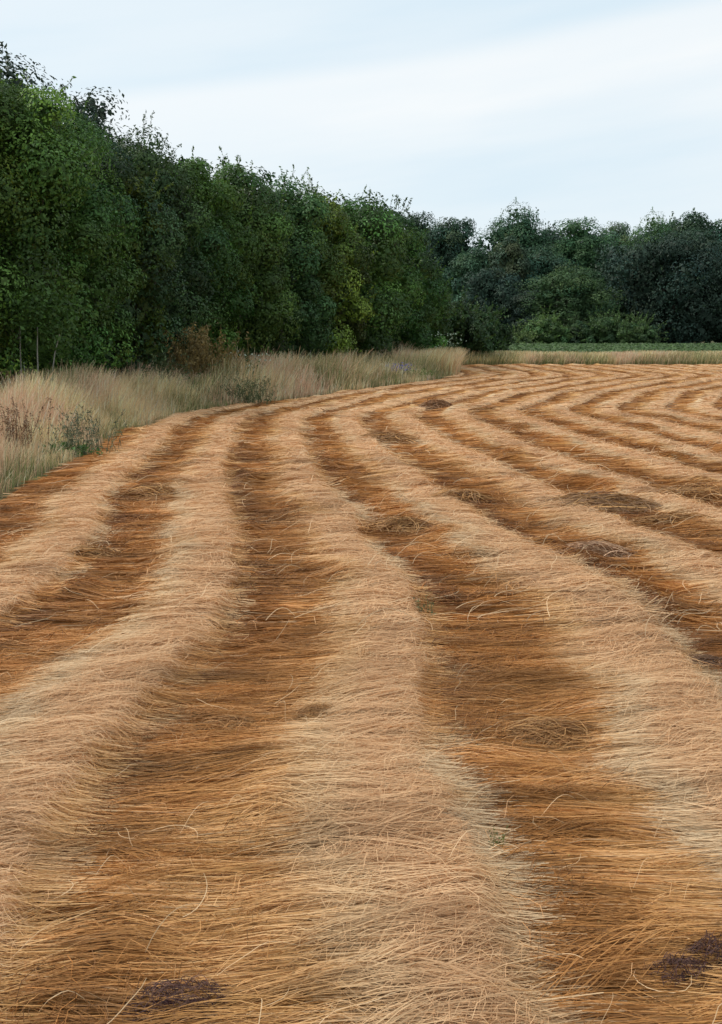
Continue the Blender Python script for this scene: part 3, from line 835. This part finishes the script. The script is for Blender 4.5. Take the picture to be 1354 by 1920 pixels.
# green crop beyond
r = np.random.default_rng(6)
n = 60000
y = 62.5 + 66 * r.random(n) ** 1.8; x = (r.random(n) * 2 - 1) * (.40 * y + 4); ok = (x > np.interp(y, [60, 75, 130], [2.5, 4, 9])); x, y = x[ok], y[ok]
rown = .5 + .5 * np.cos(2 * np.pi * y / .75)
P = np.stack([x, y, .40 + .12 * rown + .12 * r.random(len(x)) + .08 * fbm(x * .4, y * .3, 87, 2)], -1)
V, Q = leaves(P, unit(r.normal(0, .5, (len(x), 3)) + np.array([0, -.3, 1])), .26, r, .7)
C = np.array([.080, .130, .040]) * np.exp(r.normal(0, .25, (len(x), 1)))
tag(mesh_np('green_crop', V, Q, cols=C, mat=M_LEAF), 'leafy green root crop in the field beyond the grass band', 'crop', kind='stuff')
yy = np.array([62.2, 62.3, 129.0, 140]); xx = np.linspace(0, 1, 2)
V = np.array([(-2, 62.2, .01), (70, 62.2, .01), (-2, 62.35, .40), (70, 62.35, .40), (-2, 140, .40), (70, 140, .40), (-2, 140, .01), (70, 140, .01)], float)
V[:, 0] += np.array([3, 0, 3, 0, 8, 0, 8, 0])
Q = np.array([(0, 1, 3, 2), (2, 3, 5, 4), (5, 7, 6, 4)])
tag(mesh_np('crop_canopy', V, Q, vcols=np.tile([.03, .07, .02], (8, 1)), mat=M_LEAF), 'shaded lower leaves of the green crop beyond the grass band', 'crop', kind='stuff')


# ------------------------------------------------------------------ single plants in the margin
def stems(n, r, h, spread, wd, seg=5, lean=.35, wob_=.03):
    t = np.linspace(0, 1, seg + 1)[None]; a = r.random(n) * 6.28; ln = np.abs(r.normal(0, lean, n)) * h
    b = r.normal(0, spread * .25, (n, 2)); hh = h * (.6 + .5 * r.random(n))
    P = np.stack([b[:, :1] + (np.cos(a) * ln)[:, None] * t ** 1.6, b[:, 1:] + (np.sin(a) * ln)[:, None] * t ** 1.6, hh[:, None] * t], -1)
    P[:, 1:] += r.normal(0, wob_ * h, (n, seg, 3)) * .4
    return P


def plant(name, x, y, h, spread, label, cat, stemc, leafc, ns, nl, leaf, seed, flower=None, fl_n=0, fl_s=.02, wd=.008, leaf_lo=.1, lean=.35, aspect=.4, grp=None):
    r = np.random.default_rng(seed); root = empty(name, (x, y, 0)); tag(root, label, cat, grp)
    P = stems(ns, r, h, spread, wd, lean=lean); t = np.linspace(1, .4, P.shape[1])[None]
    V, Q = ribbons(P, wd * t * np.ones((ns, 1)), up=(0, 1, 0))
    o = mesh_np('stems', V, Q, cols=np.repeat(np.array(stemc) * np.exp(r.normal(0, .2, (ns, 1))), P.shape[1] - 1, 0), mat=M_GRASS, parent=root); o['kind'] = 'stuff'
    if nl:
        si = r.integers(0, ns, nl); f = leaf_lo + (1 - leaf_lo) * r.random(nl); q = f * (P.shape[1] - 1); qi = np.minimum(q.astype(int), P.shape[1] - 2); fr = (q - qi)[:, None]
        LP = P[si, qi] * (1 - fr) + P[si, qi + 1] * fr + r.normal(0, leaf * .45, (nl, 3)); LP[:, 2] = np.maximum(LP[:, 2], .01)
        V, Q = leaves(LP, unit(r.normal(0, 1, (nl, 3)) + np.array([0, -.3, .5])), leaf, r, aspect, .1)
        o = mesh_np('leaves', V, Q, cols=np.array(leafc) * np.exp(r.normal(0, .3, (nl, 1))), mat=M_LEAF, parent=root); o['kind'] = 'stuff'
    if flower:
        si = r.integers(0, ns, fl_n); LP = P[si, -1] + r.normal(0, fl_s * 2.2, (fl_n, 3)) * np.array([1, 1, .35])
        V, Q = leaves(LP, unit(r.normal(0, .5, (fl_n, 3)) + np.array([0, -.5, 1])), fl_s, r, .9, 0)
        o = mesh_np('petals', V, Q, cols=np.array(flower) * np.exp(r.normal(0, .12, (fl_n, 1))), mat=M_LEAF, parent=root); o['kind'] = 'stuff'
    return root


def at(px, D): return (px - 677) / 2000 * D / math.cos(PITCH)


rust, rleaf = (.26, .18, .07), (.24, .17, .06)
plant('dead_bracken', at(378, 29), 29.0, 1.75, 1.8, 'rust brown mound of dead bracken rising against the dark trees', 'bracken', rust, rleaf, 110, 3600, .10, 1, wd=.014)
plant('dead_bracken', at(425, 30), 30, 1.15, 1.6, 'lower olive brown flank of the bracken mound, on its right', 'bracken', rust, (.30, .19, .05), 70, 1800, .10, 2, wd=.014)
plant('dock_plant', at(35, 14), 14.0, .75, .6, 'brown dead dock plant with seed spikes in the grass at the left edge', 'weed', (.16, .085, .045), (.17, .09, .045), 34, 1500, .028, 3, wd=.008, leaf_lo=.35, lean=.2)
plant('dock_plant', at(4, 19.5), 19.5, .95, .6, 'rust brown dock plant below the trees at the very left edge', 'weed', (.17, .09, .045), (.18, .10, .05), 30, 1300, .035, 4, wd=.01, leaf_lo=.3, lean=.2)
plant('thistle', at(160, 14.5), 14.5, .62, .9, 'grey green thistle patch in the grass left of the outer swath', 'weed', (.16, .16, .09), (.13, .15, .085), 46, 800, .05, 5, leaf_lo=.05, aspect=.28)
plant('green_weed', at(128, 14.2), 14.2, .16, .8, 'bright green low leafy weed at the very edge of the field', 'weed', (.10, .15, .05), (.085, .16, .04), 40, 500, .05, 6, leaf_lo=.1, aspect=.5)
plant('nettle_patch', at(470, 24.8), 24.8, .62, 1.2, 'dark green weeds leaning over the field edge below the bracken', 'weed', (.12, .13, .06), (.09, .12, .05), 90, 1100, .06, 7, lean=.6, aspect=.28)
plant('green_bush', at(318, 26), 26.0, 1.15, 1.4, 'low dark green shrub half hidden in grass in front of the trees', 'bush', (.10, .10, .05), (.08, .11, .04), 60, 1300, .07, 8)
plant('hogweed', at(468, 28.5), 28.5, 1.15, .9, 'white umbelled hogweed in front of the dark tree foot', 'wildflower', (.09, .13, .05), (.06, .10, .03), 14, 160, .10, 9, flower=(.45, .50, .38), fl_n=60, fl_s=.05, wd=.014)
plant('hogweed', at(832, 49), 49.0, 1.6, .9, 'pale tall hogweed at the right end of the tree belt', 'wildflower', (.09, .13, .05), (.06, .10, .03), 14, 200, .12, 10, flower=(.40, .48, .34), fl_n=70, fl_s=.08, wd=.02)
plant('cornflower_patch', at(742, 37.2), 37.2, .55, .9, 'small violet blue flowers in the grass at the edge of the bend', 'wildflower', (.08, .12, .05), (.06, .11, .04), 60, 200, .06, 11, flower=(.22, .20, .52), fl_n=320, fl_s=.045, wd=.014)
plant('green_weed', at(775, 38.2), 38.2, .35, .9, 'yellow green weed tuft right of the violet flowers', 'weed', (.12, .2, .04), (.13, .20, .04), 60, 500, .08, 12, wd=.014)
plant('weed_sprig', *gp(925, 1565, .08), .10, .06, 'tiny green sprig growing through the straw right of the central ridge', 'weed', (.12, .14, .04), (.13, .15, .04), 9, 60, .014, 13, wd=.002)
plant('weed_sprig', *gp(800, 1135, .08), .13, .16, 'faint green sprig at the edge of the central ridge, mid distance', 'weed', (.14, .16, .07), (.14, .16, .07), 14, 60, .02, 14, wd=.003)
# thin pale stems at the foot of the near trees
for q, (px, lab) in enumerate([(82, 'pale thin stemmed sapling leaning right at the foot of the near trees'), (96, 'pale thin stemmed sapling crossing behind the leaning one'), (52, 'slender upright pale stemmed sapling nearest the left edge')]):
    D = 21.6 + .3 * q; hh = 1.75; lean_ = [.05, .38, .03][q]
    rq = np.random.default_rng(300 + q); root = empty('thin_sapling', (at(px, D), D, 0)); tag(root, lab, 'sapling', 'thin saplings at the foot of the belt')
    path = [(0, 0, 0), (lean_ * .3, .02, hh * .35), (lean_ * .6, 0, hh * .7), (lean_ * 1.0, .03, hh)]
    V, Q = tube(path, [.020, .017, .014, .010], 6)
    mesh_np('trunk', V, Q, vcols=np.tile([.26, .25, .20], (len(V), 1)), mat=M_BARK, smooth=True, parent=root)
    nl = 700; P = rq.normal(0, 1, (nl, 3)) * np.array([.32, .3, .34]) + np.array([lean_, 0, hh + .35])
    V, Q = leaves(P, unit(rq.normal(0, 1, (nl, 3)) + np.array([0, -.3, .4])), .10, rq)
    mesh_np('crown', V, Q, cols=np.array(MG) * np.exp(rq.normal(0, .25, (nl, 1))), mat=M_LEAF, parent=root)
